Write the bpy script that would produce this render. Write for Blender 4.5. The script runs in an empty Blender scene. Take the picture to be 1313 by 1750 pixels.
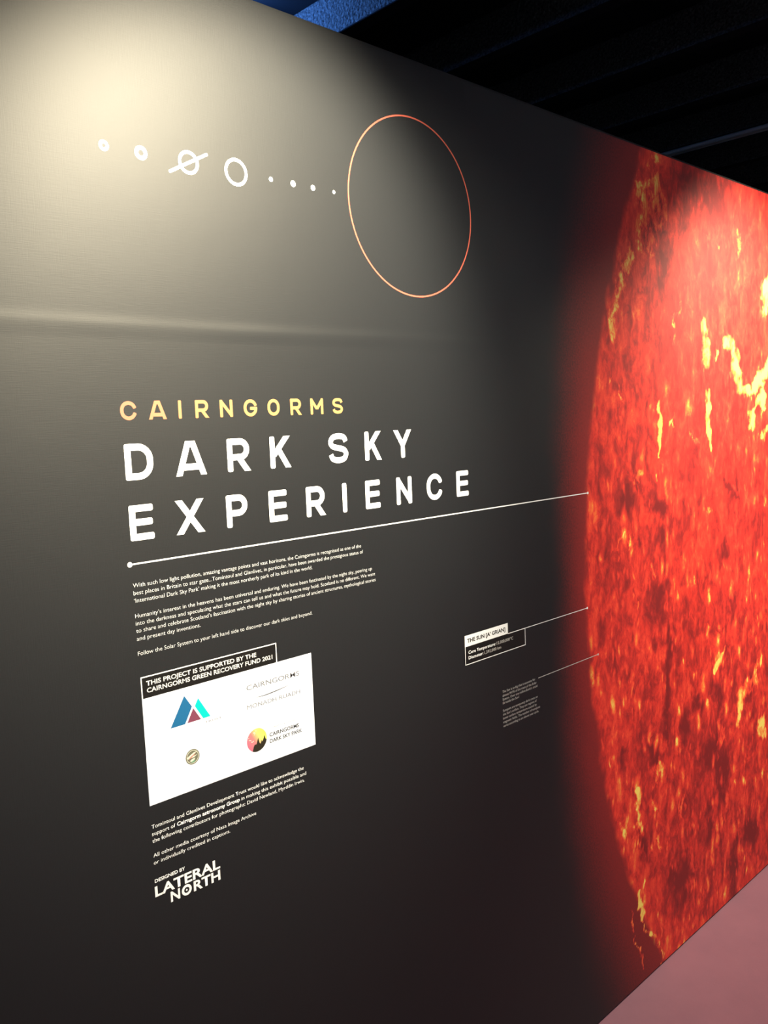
import bpy, bmesh, math, random
import numpy as np
from mathutils import Matrix, Vector

random.seed(7)
scene = bpy.context.scene
COL = scene.collection

# ------------------------------------------------------------------ camera
# world: x runs along the exhibition wall, y goes into it (its face is y = 0), z is up; metres
EYE = (0.0, -1.2119, 1.69375)
cam_data = bpy.data.cameras.new('camera')
cam = bpy.data.objects.new('camera', cam_data)
COL.objects.link(cam)
YAW, PITCH, ROLL = 0.754528, 0.108584, 0.040057
fwd = Vector((math.sin(YAW) * math.cos(PITCH), math.cos(YAW) * math.cos(PITCH), -math.sin(PITCH)))
r0 = Vector((math.cos(YAW), -math.sin(YAW), 0.0))
d0 = fwd.cross(r0)
right = r0 * math.cos(ROLL) + d0 * math.sin(ROLL)
down = -r0 * math.sin(ROLL) + d0 * math.cos(ROLL)
m = Matrix((right, -down, -fwd)).transposed().to_4x4()
m.translation = Vector(EYE)
cam.matrix_world = m
cam_data.sensor_fit = 'VERTICAL'
cam_data.sensor_height = 24.0
cam_data.lens = 24.0 * 1438.5027 / 1750.0
cam_data.clip_start = 0.02
scene.camera = cam

# ------------------------------------------------------------------ world, exposure
scene.view_settings.view_transform = 'Standard'
scene.view_settings.look = 'None'
scene.view_settings.exposure = 0.0
scene.view_settings.gamma = 1.0
scene.view_settings.use_curve_mapping = False
world = bpy.data.worlds.new('World')
scene.world = world
world.use_nodes = True
world.node_tree.nodes['Background'].inputs[0].default_value = (0.5, 0.55, 0.7, 1)
world.node_tree.nodes['Background'].inputs[1].default_value = 0.01

# lamps of the hall: a row of downlights in front of the partition, one blue floodlight behind it; washers, walkway lamp and second floodlight are added fill
LAMP_X = (-1.09, 0.86, 2.81, 4.76, 6.71)
LAMP_Y, LAMP_Z = -0.74, 2.50
LAMP_COL = (1.0, 0.87, 0.61)
LAMP_POWER = (0.9, 1.0, 0.74, 0.74, 0.74)   # the spots over the sun are dimmed
LAMP_AIM = (0.0, 0.0, -0.12, -0.12, -0.12)
SPILL_W, CORE_W = 82.0, 355.0
WASH_X, WASH_Y, WASH_Z, WASH_W = (-2.4, 0.0, 2.4, 4.8, 7.2), -2.35, 2.90, 120.0  # unseen lamps added to raise the ambient light by bounce
WASH_COL = (0.80, 0.93, 1.0)
DOWN_AT, DOWN_W = (2.95, -1.0, 3.02), 125.0  # unseen lamp added to brighten the floor and lower sun
BLUE_AT = (1.80, 1.60, 3.20)
BLUE_W = 95.0


def spot(name, loc, direction, watts, colour, angle, blend, radius, parent=None):
    ld = bpy.data.lights.new(name, 'SPOT')
    ld.energy = watts
    ld.color = colour
    ld.spot_size = math.radians(angle)
    ld.spot_blend = blend
    ld.shadow_soft_size = radius
    o = bpy.data.objects.new(name, ld)
    COL.objects.link(o)
    o.location = loc
    o.rotation_euler = Vector(direction).to_track_quat('-Z', 'Y').to_euler()
    if parent:
        o.parent = parent
        o.matrix_parent_inverse = parent.matrix_world.inverted()
    return o


# ------------------------------------------------------------------ materials
def new_mat(name, colour=(0.5, 0.5, 0.5), rough=0.5, spec=0.5, metal=0.0):
    mt = bpy.data.materials.new(name)
    mt.use_nodes = True
    b = mt.node_tree.nodes['Principled BSDF']
    b.inputs['Base Color'].default_value = (*colour, 1)
    b.inputs['Roughness'].default_value = rough
    b.inputs['Specular IOR Level'].default_value = spec
    b.inputs['Metallic'].default_value = metal
    return mt


class NT:
    """small helper for node trees"""
    def __init__(self, mt):
        self.t = mt.node_tree
        self.b = self.t.nodes['Principled BSDF']

    def n(self, kind, **kw):
        o = self.t.nodes.new(kind)
        for k, v in kw.items():
            setattr(o, k, v)
        return o

    def link(self, a, b):
        self.t.links.new(a, b)

    def put(self, sock, v):
        if hasattr(v, 'is_output'):
            self.link(v, sock)
        else:
            sock.default_value = v

    def math(self, op, a, b=0.0, c=0.0, clamp=False):
        o = self.n('ShaderNodeMath', operation=op, use_clamp=clamp)
        self.put(o.inputs[0], a)
        self.put(o.inputs[1], b)
        self.put(o.inputs[2], c)
        return o.outputs[0]

    def remap(self, v, a, b, c, d, smooth=False):
        o = self.n('ShaderNodeMapRange', interpolation_type='SMOOTHSTEP' if smooth else 'LINEAR')
        for i, x in enumerate((v, a, b, c, d)):
            self.put(o.inputs[i], x)
        return o.outputs[0]

    def noise(self, vec, scale, detail=4.0, rough=0.55, dist=0.0):
        o = self.n('ShaderNodeTexNoise')
        if vec is not None:
            self.link(vec, o.inputs['Vector'])
        o.inputs['Scale'].default_value = scale
        o.inputs['Detail'].default_value = detail
        o.inputs['Roughness'].default_value = rough
        o.inputs['Distortion'].default_value = dist
        return o.outputs['Fac']

    def mapping(self, vec, loc=(0, 0, 0), rot=(0, 0, 0), scale=(1, 1, 1)):
        o = self.n('ShaderNodeMapping')
        self.link(vec, o.inputs['Vector'])
        o.inputs['Location'].default_value = loc
        o.inputs['Rotation'].default_value = rot
        o.inputs['Scale'].default_value = scale
        return o.outputs[0]

    def ramp(self, fac, stops, interp='LINEAR'):
        o = self.n('ShaderNodeValToRGB')
        o.color_ramp.interpolation = interp
        el = o.color_ramp.elements
        while len(el) < len(stops):
            el.new(0.5)
        for e, (p, c) in zip(el, stops):
            e.position = p
            e.color = (*c, 1)
        self.link(fac, o.inputs[0])
        return o.outputs[0]

    def mix(self, fac, a, b, mode='MIX'):
        o = self.n('ShaderNodeMix', data_type='RGBA', blend_type=mode)
        self.put(o.inputs['Factor'], fac)
        for s, v in ((o.inputs[6], a), (o.inputs[7], b)):
            if hasattr(v, 'is_output'):
                self.link(v, s)
            else:
                s.default_value = (*v, 1)
        return o.outputs[2]

    def bump(self, h, strength, dist):
        o = self.n('ShaderNodeBump')
        o.inputs['Strength'].default_value = strength
        o.inputs['Distance'].default_value = dist
        self.link(h, o.inputs['Height'])
        self.link(o.outputs[0], self.b.inputs['Normal'])


WALL_BASE = (0.0038, 0.0052, 0.0078)
WALL_ROUGH, WALL_SPEC = 0.600, 0.46


def canvas_bump(t):
    """the fine weave of the printed wall film"""
    pos = t.n('ShaderNodeNewGeometry').outputs['Position']
    a = t.noise(t.mapping(pos, scale=(700, 700, 30)), 1.0, 1.0)
    b = t.noise(t.mapping(pos, scale=(30, 30, 700)), 1.0, 1.0)
    c = t.noise(pos, 9.0, 2.0)
    h = t.math('ADD', t.math('ADD', a, b), t.math('MULTIPLY', c, 6.0))
    t.bump(h, 0.12, 0.0006)


M = {}
M['wall'] = new_mat('charcoal_wall_film', WALL_BASE, WALL_ROUGH, WALL_SPEC)
t = NT(M['wall'])
canvas_bump(t)

M['white'] = new_mat('white_print', (0.84, 0.89, 0.96), 0.5, 0.3)
M['soft_white'] = new_mat('soft_white_print', (0.52, 0.53, 0.54), 0.5, 0.3)
M['body'] = new_mat('body_text_print', (0.50, 0.53, 0.58), 0.5, 0.3)
M['panel_white'] = new_mat('white_panel_print', (0.64, 0.70, 0.86), 0.5, 0.3)
M['label_black'] = new_mat('black_label_print', (0.006, 0.006, 0.006), 0.5, 0.3)
M['ink'] = new_mat('dark_ink_print', (0.012, 0.012, 0.012), 0.5, 0.3)
M['grey_ink'] = new_mat('grey_ink_print', (0.08, 0.085, 0.10), 0.5, 0.3)
M['pale_ink'] = new_mat('pale_grey_ink_print', (0.12, 0.125, 0.15), 0.5, 0.3)
M['coral'] = new_mat('coral_line_print', (0.46, 0.10, 0.07), 0.5, 0.3)
M['blue'] = new_mat('mid_blue_print', (0.010, 0.105, 0.26), 0.5, 0.3)
M['maroon'] = new_mat('maroon_print', (0.155, 0.042, 0.08), 0.5, 0.3)
M['aqua'] = new_mat('aqua_print', (0.0, 0.52, 0.46), 0.5, 0.3)
M['hill'] = new_mat('dark_hill_print', (0.02, 0.017, 0.012), 0.5, 0.3)
M['star'] = new_mat('pale_star_print', (0.8, 0.6, 0.55), 0.5, 0.3)
M['olive'] = new_mat('olive_print', (0.115, 0.12, 0.09), 0.5, 0.3)
M['cream'] = new_mat('cream_print', (0.6, 0.62, 0.55), 0.5, 0.3)
M['brick_red'] = new_mat('brick_red_print', (0.45, 0.17, 0.15), 0.5, 0.3)
M['leaf'] = new_mat('leaf_green_print', (0.10, 0.27, 0.18), 0.5, 0.3)

# pink to yellow sky of the round emblem
M['emblem_sky'] = new_mat('emblem_sky_print', (0.3, 0.1, 0.1), 0.5, 0.3)
t = NT(M['emblem_sky'])
pos = t.n('ShaderNodeNewGeometry').outputs['Position']
sep = t.n('ShaderNodeSeparateXYZ')
t.link(pos, sep.inputs[0])
g = t.math('ADD', t.remap(sep.outputs['X'], 0.788, 0.829, 0.0, 0.75), t.remap(sep.outputs['Z'], 1.120, 1.162, -0.12, 0.3))
t.link(t.ramp(g, [(0.0, (0.44, 0.11, 0.20)), (0.38, (0.46, 0.17, 0.19)), (0.62, (0.58, 0.52, 0.17)), (0.85, (0.62, 0.82, 0.12))]), t.b.inputs['Base Color'])

# the floor: mauve sheet flooring with faint mottling and specks
M['floor'] = new_mat('mauve_flooring', (0.12, 0.05, 0.055), 0.55, 0.3)
t = NT(M['floor'])
pos = t.n('ShaderNodeNewGeometry').outputs['Position']
col = t.mix(t.noise(pos, 7.0, 5.0, 0.6), (0.205, 0.098, 0.14), (0.27, 0.126, 0.172))
speck = t.remap(t.noise(pos, 90.0, 2.0, 0.5), 0.70, 0.78, 0.0, 0.5)
t.link(t.mix(speck, col, (0.28, 0.15, 0.17)), t.b.inputs['Base Color'])
t.bump(t.noise(pos, 160.0, 3.0), 0.2, 0.001)

# dark painted hall around; opposite wall made pale to bounce fill light
M['dark_wall'] = new_mat('dark_painted_wall', (0.02, 0.02, 0.023), 0.8, 0.2)
M['pale_wall'] = new_mat('pale_painted_wall', (0.55, 0.55, 0.55), 0.8, 0.2)
M['deck'] = new_mat('black_ceiling_deck', (0.0025, 0.003, 0.005), 0.9, 0.1)
M['joist'] = new_mat('black_sprayed_joist', (0.05, 0.055, 0.07), 0.95, 0.1)
t = NT(M['joist'])
pos = t.n('ShaderNodeNewGeometry').outputs['Position']
v = t.n('ShaderNodeTexVoronoi')
t.link(pos, v.inputs['Vector'])
v.inputs['Scale'].default_value = 75.0
t.bump(t.math('ADD', v.outputs['Distance'], t.noise(pos, 120.0, 4.0, 0.7)), 1.0, 0.012)
t.link(t.mix(t.remap(t.noise(pos, 110.0, 5.0, 0.75), 0.35, 0.68, 0.0, 1.0), (0.008, 0.010, 0.014), (0.070, 0.076, 0.086)), t.b.inputs['Base Color'])
M['soffit'] = new_mat('shaded_joist_soffit', (0.005, 0.005, 0.007), 0.9, 0.1)  # darker than the sides: the unlit underside is put into the colour
M['pipe'] = new_mat('grey_conduit', (0.30, 0.30, 0.31), 0.5, 0.4)
M['black_metal'] = new_mat('black_metal', (0.012, 0.012, 0.013), 0.45, 0.5)
M['lens'] = new_mat('lamp_lens', (0.6, 0.58, 0.5), 0.2, 0.5)


# ------------------------------------------------------------------ mesh helpers
def link(name, me, material, parent=None, smooth=False):
    o = bpy.data.objects.new(name, me)
    COL.objects.link(o)
    if material is not None:
        me.materials.append(material)
    if parent is not None:
        o.parent = parent
    if smooth:
        for p in me.polygons:
            p.use_smooth = True
    return o


def from_bm(name, bm, material, parent=None, smooth=False):
    me = bpy.data.meshes.new(name)
    bm.normal_update()
    bm.to_mesh(me)
    bm.free()
    return link(name, me, material, parent, smooth)


def tag(o, label=None, cat=None, group=None, kind=None):
    if label:
        o['label'] = label
    if cat:
        o['category'] = cat
    if group:
        o['group'] = group
    if kind:
        o['kind'] = kind
    return o


def empty(name, loc=(0, 0, 0)):
    o = bpy.data.objects.new(name, None)
    COL.objects.link(o)
    o.location = loc
    o.empty_display_size = 0.05
    return o


def box(bm, x0, x1, y0, y1, z0, z1):
    vs = [bm.verts.new(p) for p in ((x0, y0, z0), (x1, y0, z0), (x1, y1, z0), (x0, y1, z0), (x0, y0, z1), (x1, y0, z1), (x1, y1, z1), (x0, y1, z1))]
    for f in ((0, 3, 2, 1), (4, 5, 6, 7), (0, 1, 5, 4), (1, 2, 6, 5), (2, 3, 7, 6), (3, 0, 4, 7)):
        bm.faces.new([vs[i] for i in f])
    return vs


def bevel_box(bm, x0, x1, y0, y1, z0, z1, w):
    b2 = bmesh.new()
    box(b2, x0, x1, y0, y1, z0, z1)
    bmesh.ops.bevel(b2, geom=b2.edges[:], offset=w, segments=2, affect='EDGES', profile=0.5)
    me = bpy.data.meshes.new('tmp')
    b2.to_mesh(me)
    b2.free()
    bm.from_mesh(me)
    bpy.data.meshes.remove(me)


def area2(P):
    return sum(P[i][0] * P[(i + 1) % len(P)][1] - P[(i + 1) % len(P)][0] * P[i][1] for i in range(len(P)))


YS = 0.30      # thickness of the printed films


def prism(bm, P, yf, th=0.0005):
    """outline P of (x, z) points -> a thin plate whose front face is at y = yf"""
    yf, th = yf * YS, th * YS
    if area2(P) < 0:
        P = P[::-1]
    f = [bm.verts.new((x, yf, z)) for x, z in P]
    k = [bm.verts.new((x, yf + th, z)) for x, z in P]
    bm.faces.new(f)
    bm.faces.new(k[::-1])
    n = len(P)
    for i in range(n):
        j = (i + 1) % n
        bm.faces.new((f[j], f[i], k[i], k[j]))


def ring(bm, cx, cz, ro, ri, yf, th=0.0005, seg=48, ro2=None):
    """flat annulus; ri = 0 gives a disc"""
    if ri <= 0:
        prism(bm, [(cx + ro * math.cos(2 * math.pi * i / seg), cz + ro * math.sin(2 * math.pi * i / seg)) for i in range(seg)], yf, th)
        return
    yf, th = yf * YS, th * YS
    A = []
    for i in range(seg):
        a = 2 * math.pi * i / seg
        c, s = math.cos(a), math.sin(a)
        A.append([bm.verts.new((cx + r * c, y, cz + r * s)) for r in (ro, ri) for y in (yf, yf + th)])
    for i in range(seg):
        a, b = A[i], A[(i + 1) % seg]
        bm.faces.new((a[2], a[0], b[0], b[2]))
        bm.faces.new((a[1], a[3], b[3], b[1]))
        bm.faces.new((a[0], a[1], b[1], b[0]))
        bm.faces.new((a[3], a[2], b[2], b[3]))


def stroke(P, w, rnd=0.28):
    """outline of a polyline of width w with slightly rounded ends"""
    P = [Vector(p) for p in P]
    h = w / 2
    n = len(P)
    L, R = [], []
    for i in range(n):
        if i == 0:
            d = (P[1] - P[0]).normalized()
        elif i == n - 1:
            d = (P[-1] - P[-2]).normalized()
        else:
            a = (P[i] - P[i - 1]).normalized()
            b = (P[i + 1] - P[i]).normalized()
            d = (a + b).normalized()
        nrm = Vector((-d.y, d.x))
        k = 1.0
        if 0 < i < n - 1:
            k = min(1.0 / max(0.35, nrm.dot(Vector((-a.y, a.x)))), 2.2)
        L.append(P[i] + nrm * h * k)
        R.append(P[i] - nrm * h * k)

    def cap(a, b, d, r):
        """corner points from a to b round the end whose outward direction is d"""
        u = (b - a).normalized()
        out = []
        for q in range(4):
            t_ = q / 3 * math.pi / 2
            out.append(a + d * r * math.sin(t_) + u * r * (1 - math.cos(t_)))
        for q in range(4):
            t_ = q / 3 * math.pi / 2
            out.append(b - u * r + u * r * math.sin(t_) + d * r * math.cos(t_))
        return out
    d1 = (P[-1] - P[-2])
    d0_ = (P[0] - P[1])
    ra, rb = min(rnd * w, 0.8 * d0_.length), min(rnd * w, 0.8 * d1.length)
    d1.normalize()
    d0_.normalize()
    L[0], R[0] = L[0] - d0_ * ra, R[0] - d0_ * ra
    L[-1], R[-1] = L[-1] - d1 * rb, R[-1] - d1 * rb
    return L, R, cap(R[0], L[0], d0_, ra), cap(L[-1], R[-1], d1, rb)


def ribbon(bm, S, yf):
    """a stroke as a strip of quads with two rounded ends"""
    L, R, c0, c1 = S
    y = yf * YS
    yb = y + 0.0005 * YS
    V = lambda p, yy: bm.verts.new((p[0], yy, p[1]))
    for i in range(len(L) - 1):
        a, b, c, d = V(L[i], y), V(L[i + 1], y), V(R[i + 1], y), V(R[i], y)
        bm.faces.new((a, d, c, b))
        for p, q in ((L[i], L[i + 1]), (R[i + 1], R[i])):
            bm.faces.new((V(p, y), V(q, y), V(q, yb), V(p, yb)))
    for c in (c0, c1):
        if c:
            prism(bm, [(p[0], p[1]) for p in c], yf, 0.0005)


def arc(cx, cz, rx, rz, a0, a1, n=14):
    return [(cx + rx * math.cos(math.radians(a0 + (a1 - a0) * i / n)), cz + rz * math.sin(math.radians(a0 + (a1 - a0) * i / n))) for i in range(n + 1)]


def catmull(P, n=6):
    Q = [P[0]] + list(P) + [P[-1]]
    out = []
    for i in range(1, len(Q) - 2):
        p0, p1, p2, p3 = (np.array(Q[i + k], float) for k in (-1, 0, 1, 2))
        for s in range(n):
            u = s / n
            out.append(tuple(0.5 * ((2 * p1) + (-p0 + p2) * u + (2 * p0 - 5 * p1 + 4 * p2 - p3) * u * u + (-p0 + 3 * p1 - 3 * p2 + p3) * u ** 3)))
    out.append(tuple(P[-1]))
    return out


def glyph(ch, x0, x1, z0, z1, w):
    """stroke outlines of one capital in the box (x0..x1, z0..z1), stroke width w"""
    a0, a1, b0, b1 = x0 + w / 2, x1 - w / 2, z0 + w / 2, z1 - w / 2
    W, H = a1 - a0, b1 - b0
    X = lambda u: a0 + u * W
    Z = lambda u: b0 + u * H
    xm, zm = (a0 + a1) / 2, (b0 + b1) / 2
    e = w * 0.5
    st = lambda *P: stroke(P, w)
    full = lambda x: st((x, z0), (x, z1))

    def dg(p, q):
        """a slanting stroke whose ends are cut level with the cap and base lines"""
        p, q = Vector(p), Vector(q)
        d = (q - p).normalized()
        nr = Vector((-d.y, d.x)) * (w / 2)

        def end(v):
            out = []
            for e_ in (v + nr, v - nr):
                for zz in (z0, z1):
                    if abs(v.y - zz) < 1e-6:
                        e_ = e_ + d * ((zz - e_.y) / d.y)
                out.append(e_)
            return out
        (l0, q0), (l1, q1) = end(p), end(q)
        return [l0, l1], [q0, q1], [], []
    r = W / 2
    if ch == 'I':
        return [full(xm)]
    if ch == 'E':
        return [full(a0), st((x0, b1), (x1, b1)), st((x0 + e, Z(0.515)), (x1 - 0.05 * W, Z(0.515))), st((x0, b0), (x1, b0))]
    if ch == 'A':
        top = xm
        return [dg((a0, z0), (top - 0.07 * W, z1)), dg((a1, z0), (top + 0.07 * W, z1)), st((top - 0.07 * W - 0.55 * w, b1), (top + 0.07 * W + 0.55 * w, b1)), st((X(0.16), Z(0.19)), (X(0.84), Z(0.19)))]
    if ch == 'D':
        rr = min(W * 0.78, H * 0.44)
        return [full(a0), stroke([(x0, b1), (a1 - rr, b1)] + arc(a1 - rr, b1 - rr, rr, rr, 90, 0)[1:] + arc(a1 - rr, b0 + rr, rr, rr, 0, -90) + [(x0, b0)], w)]
    if ch in 'PR':
        zb = Z(0.42)
        rr = (b1 - zb) / 2
        g = [full(a0), stroke([(x0, b1)] + arc(a1 - rr, b1 - rr, rr, rr, 90, -90) + [(x0 + e, zb)], w)]
        if ch == 'R':
            g.append(dg((X(0.50), zb), (a1 + 0.02 * W, z0)))
        return g
    if ch == 'K':
        return [full(a0), dg((a0 + 0.1 * W, Z(0.40)), (a1 - 0.04 * W, z1)), dg((X(0.40), Z(0.60)), (a1, z0))]
    if ch == 'X':
        return [dg((a0, z0), (a1, z1)), dg((a1, z0), (a0, z1))]
    if ch == 'Y':
        return [dg((a0, z1), (xm, Z(0.44))), dg((a1, z1), (xm, Z(0.44))), st((xm, z0), (xm, Z(0.52)))]
    if ch == 'N':
        return [full(a0), full(a1), st((a0, z1 - e), (a1, z0 + e))]
    if ch == 'M':
        return [full(a0), full(a1), st((a0, z1 - e), (xm, Z(0.30))), st((a1, z1 - e), (xm, Z(0.30)))]
    if ch in 'CG':
        top = arc(xm, b1 - r, r, r, 12, 180)
        bot = arc(xm, b0 + r, r, r, 180, 360 - (12 if ch == 'C' else 0))
        if ch == 'G':
            return [stroke(top + bot + [(a1, Z(0.50))], w), st((X(0.45), Z(0.46)), (x1, Z(0.46)))]
        return [stroke(top + bot, w)]
    if ch == 'O':
        return ['ring', (xm, r, b0, b1)]
    if ch == 'S':
        c = [(1, .76), (.87, .94), (.5, 1), (.13, .93), (0, .74), (.14, .58), (.5, .505), (.86, .425), (1, .26), (.87, .065), (.5, 0), (.12, .07), (0, .25)]
        return [stroke(catmull([(X(u), Z(v)) for u, v in c]), w)]


def letter(ch, x0, x1, z0, z1, w, material, parent, yf=-0.0010):
    bm = bmesh.new()
    g = glyph(ch, x0, x1, z0, z1, w)
    if g[0] == 'ring':
        xm, r, b0, b1 = g[1]
        mid = arc(xm, b1 - r, r, r, 0, 180, 16) + arc(xm, b0 + r, r, r, 180, 360, 16)
        n = len(mid)
        out, inn = [], []
        for i, (x, z) in enumerate(mid):
            c = b1 - r if i < 17 else b0 + r
            d = Vector((x - xm, z - c)).normalized()
            out.append((x + d.x * w / 2, z + d.y * w / 2))
            inn.append((x - d.x * w / 2, z - d.y * w / 2))
        A = [[bm.verts.new((p[0], y, p[1])) for p in (out[i], inn[i]) for y in (yf * YS, (yf + 0.0005) * YS)] for i in range(n)]
        for i in range(n):
            a, b = A[i], A[(i + 1) % n]
            bm.faces.new((a[2], a[0], b[0], b[2]))
            bm.faces.new((a[0], a[1], b[1], b[0]))
            bm.faces.new((a[3], a[2], b[2], b[3]))
    else:
        for k, P in enumerate(g):
            ribbon(bm, P, yf - 0.00017 * k)
    return from_bm('letter', bm, material, parent)


# lettering set with the built-in typeface
_cu = bpy.data.curves.new('type', 'FONT')
_cu.resolution_u = 3
_cu_ob = bpy.data.objects.new('type', _cu)
COL.objects.link(_cu_ob)


def set_type(txt, offset=0.0, shear=0.0, spacing=1.0):
    _cu.body = txt
    _cu.offset = offset
    _cu.extrude = 0.0
    _cu.shear = shear
    _cu.space_character = spacing
    dg = bpy.context.evaluated_depsgraph_get()
    dg.update()
    me = bpy.data.meshes.new_from_object(_cu_ob.evaluated_get(dg))
    n = len(me.vertices)
    co = np.empty(n * 3)
    me.vertices.foreach_get('co', co)
    return me, co.reshape(-1, 3)


_me, _co = set_type('H')
CAP = _co[:, 1].max() - _co[:, 1].min()
bpy.data.meshes.remove(_me)


def text_line(txt, x0, x1, z, cap, material, parent, yf=-0.0010, offset=0.0, name='text_line', spacing=1.0):
    """one line of print from x0 to x1 on baseline z, capitals `cap` high"""
    me, co = set_type(txt, offset, 0.0, spacing)
    lo, hi = co[:, 0].min(), co[:, 0].max()
    out = np.empty_like(co)
    out[:, 0] = x0 + (co[:, 0] - lo) * (x1 - x0) / (hi - lo)
    out[:, 1] = yf * YS
    out[:, 2] = z + co[:, 1] * cap / CAP
    me.vertices.foreach_set('co', out.ravel())
    me.materials.clear()
    me.update()
    me.name = name
    # film of real thickness
    bm = bmesh.new()
    bm.from_mesh(me)
    bmesh.ops.recalc_face_normals(bm, faces=bm.faces[:])
    if sum(f.normal.y * f.calc_area() for f in bm.faces) > 0:
        bmesh.ops.reverse_faces(bm, faces=bm.faces[:])
    bm.to_mesh(me)
    bm.free()
    return link(name, me, material, parent)


# ------------------------------------------------------------------ the setting
WALL_H, WALL_X0, WALL_X1 = 2.40, -3.0, 7.6


def seam(x, z):
    """the film bulges slightly over the joint between the two rows of boards"""
    amp = 0.0011 * (1 + 0.25 * math.sin(x * 9.0) + 0.2 * math.sin(x * 23.0 + 1))
    fade = 1.0 - min(1.0, max(0.0, (x - 1.15) / 0.5))
    zc = 1.853 + 0.0015 * math.sin(x * 6.0)
    d = z - zc
    s = 0.011 if d > 0 else 0.017
    return -amp * fade * math.exp(-(d / s) ** 2)


bm = bmesh.new()
zs = [0.006] + [0.1 + 0.1 * i for i in range(17)] + [1.83 + 0.0015 * i for i in range(38)] + [1.9, 2.0, 2.1, 2.2, 2.3, 2.394, 2.3985, WALL_H]
zs = sorted(set(round(z, 4) for z in zs))
xs = [WALL_X0, -2, -1] + [-0.4 + 0.05 * i for i in range(45)] + [2.2, 3, 4, 5, 6, 7, WALL_X1]
G = []
for z in zs:
    y_edge = 0.0 if z < 2.395 else (0.0005 if z < WALL_H else 0.003)
    G.append([bm.verts.new((x, seam(x, z) + y_edge, z)) for x in xs])
for j in range(len(zs) - 1):
    for i in range(len(xs) - 1):
        bm.faces.new((G[j][i], G[j][i + 1], G[j + 1][i + 1], G[j + 1][i]))
# back, ends, top and bottom of the partition
B = [[bm.verts.new((x, 0.12, z)) for x in (WALL_X0, WALL_X1)] for z in (0.006, WALL_H)]
bm.faces.new((B[0][1], B[0][0], B[1][0], B[1][1]))
bm.faces.new(G[-1] + [B[1][1], B[1][0]])
bm.faces.new(G[0][::-1] + [B[0][0], B[0][1]])
bm.faces.new([g[0] for g in G][::-1] + [B[0][0], B[1][0]][::1])
bm.faces.new([g[-1] for g in G] + [B[1][1], B[0][1]])
bmesh.ops.recalc_face_normals(bm, faces=bm.faces[:])
wall = from_bm('wall_left', bm, M['wall'], smooth=False)
for p in wall.data.polygons:
    p.use_smooth = abs(p.normal.y) > 0.5 and p.center.z < 2.39
tag(wall, 'charcoal printed exhibition partition with a raised horizontal seam', kind='structure')
bm = bmesh.new()
box(bm, WALL_X0 + 0.02, WALL_X1 - 0.02, 0.012, 0.108, 0.0, 0.006)
from_bm('sole_plate', bm, M['black_metal'], wall)

bm = bmesh.new()
box(bm, -6, 9, -5, 5, -0.1, 0.0)
tag(from_bm('floor', bm, M['floor']), 'mauve sheet flooring', kind='structure')
JOIST_Z, DECK_Z = 3.145, 3.30
bm = bmesh.new()
box(bm, -6, 9, -5, 5, DECK_Z, DECK_Z + 0.1)
ceiling = tag(from_bm('ceiling', bm, M['deck']), 'black ceiling deck between dark joists', kind='structure')
for nm, d in (('wall_back', (-6, 9, -3.3, -3.2, 0, DECK_Z)), ('wall_far', (-6, 9, 5, 5.1, 0, DECK_Z)), ('wall_end', (9, 9.1, -5.1, 5.1, 0, DECK_Z)), ('wall_near', (-6.1, -6, -5.1, 5.1, 0, DECK_Z))):
    bm = bmesh.new()
    box(bm, *d)
    tag(from_bm(nm, bm, M['pale_wall' if nm == 'wall_back' else 'dark_wall']), 'painted wall of the hall', kind='structure')

# joists across the hall, at right angles to the partition: rough sprayed sides, smooth soffit coloured dark for its shade
JX = [2.21 + 0.6 * k for k in range(-12, 11)]
jm = None
for k, x in enumerate(JX):
    if jm is None:
        bm = bmesh.new()
        bevel_box(bm, 0.0, 0.07, -4.99, 4.99, JOIST_Z, DECK_Z, 0.006)
        o = from_bm('joist', bm, M['joist'], ceiling)
        o.data.materials.append(M['soffit'])
        for p in o.data.polygons:
            if p.normal.z < -0.6:
                p.material_index = 1
        jm = o.data
    else:
        o = link('joist', jm, None, ceiling)
    o.location = (x, 0, 0)

# pair of conduits clipped under one joist, across the hall
cx_ = 4.60
bm = bmesh.new()
def tube_y(bm, x, z, r, y0, y1, seg=10):
    A = [[bm.verts.new((x + r * math.cos(2 * math.pi * i / seg), y, z + r * math.sin(2 * math.pi * i / seg))) for i in range(seg)] for y in (y0, y1)]
    for i in range(seg):
        j = (i + 1) % seg
        bm.faces.new((A[0][i], A[0][j], A[1][j], A[1][i]))
    bm.faces.new(A[0][::-1])
    bm.faces.new(A[1])
    bmesh.ops.recalc_face_normals(bm, faces=bm.faces[:])
cond = tag(empty('ceiling_conduit', (cx_, 0, 3.12)), 'pair of thin grey conduits clipped under a dark ceiling joist', 'conduit')
for dx in (0.022, 0.062):
    bm = bmesh.new()
    tube_y(bm, dx, 0.012, 0.011, -4.9, 4.9)
    from_bm('pipe', bm, M['pipe'], cond, smooth=True)
for y in (-3.0, -1.5, 0.65, 1.8, 3.2):
    bm = bmesh.new()
    box(bm, 0.008, 0.078, y - 0.012, y + 0.012, -0.001, 0.0245)
    from_bm('clip', bm, M['black_metal'], cond)

# ------------------------------------------------------------------ lamps (out of the picture, above it)
bm = bmesh.new()
box(bm, -4.0, 7.4, LAMP_Y - 0.018, LAMP_Y + 0.018, 2.61, 2.645)
for hx in (-3.5, -0.4, 2.0, 4.4, 7.0):
    box(bm, hx - 0.004, hx + 0.004, LAMP_Y - 0.004, LAMP_Y + 0.004, 2.645, DECK_Z)
tag(from_bm('lighting_track', bm, M['black_metal']), 'black lighting track under the joists in front of the partition', 'lighting track')


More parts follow.
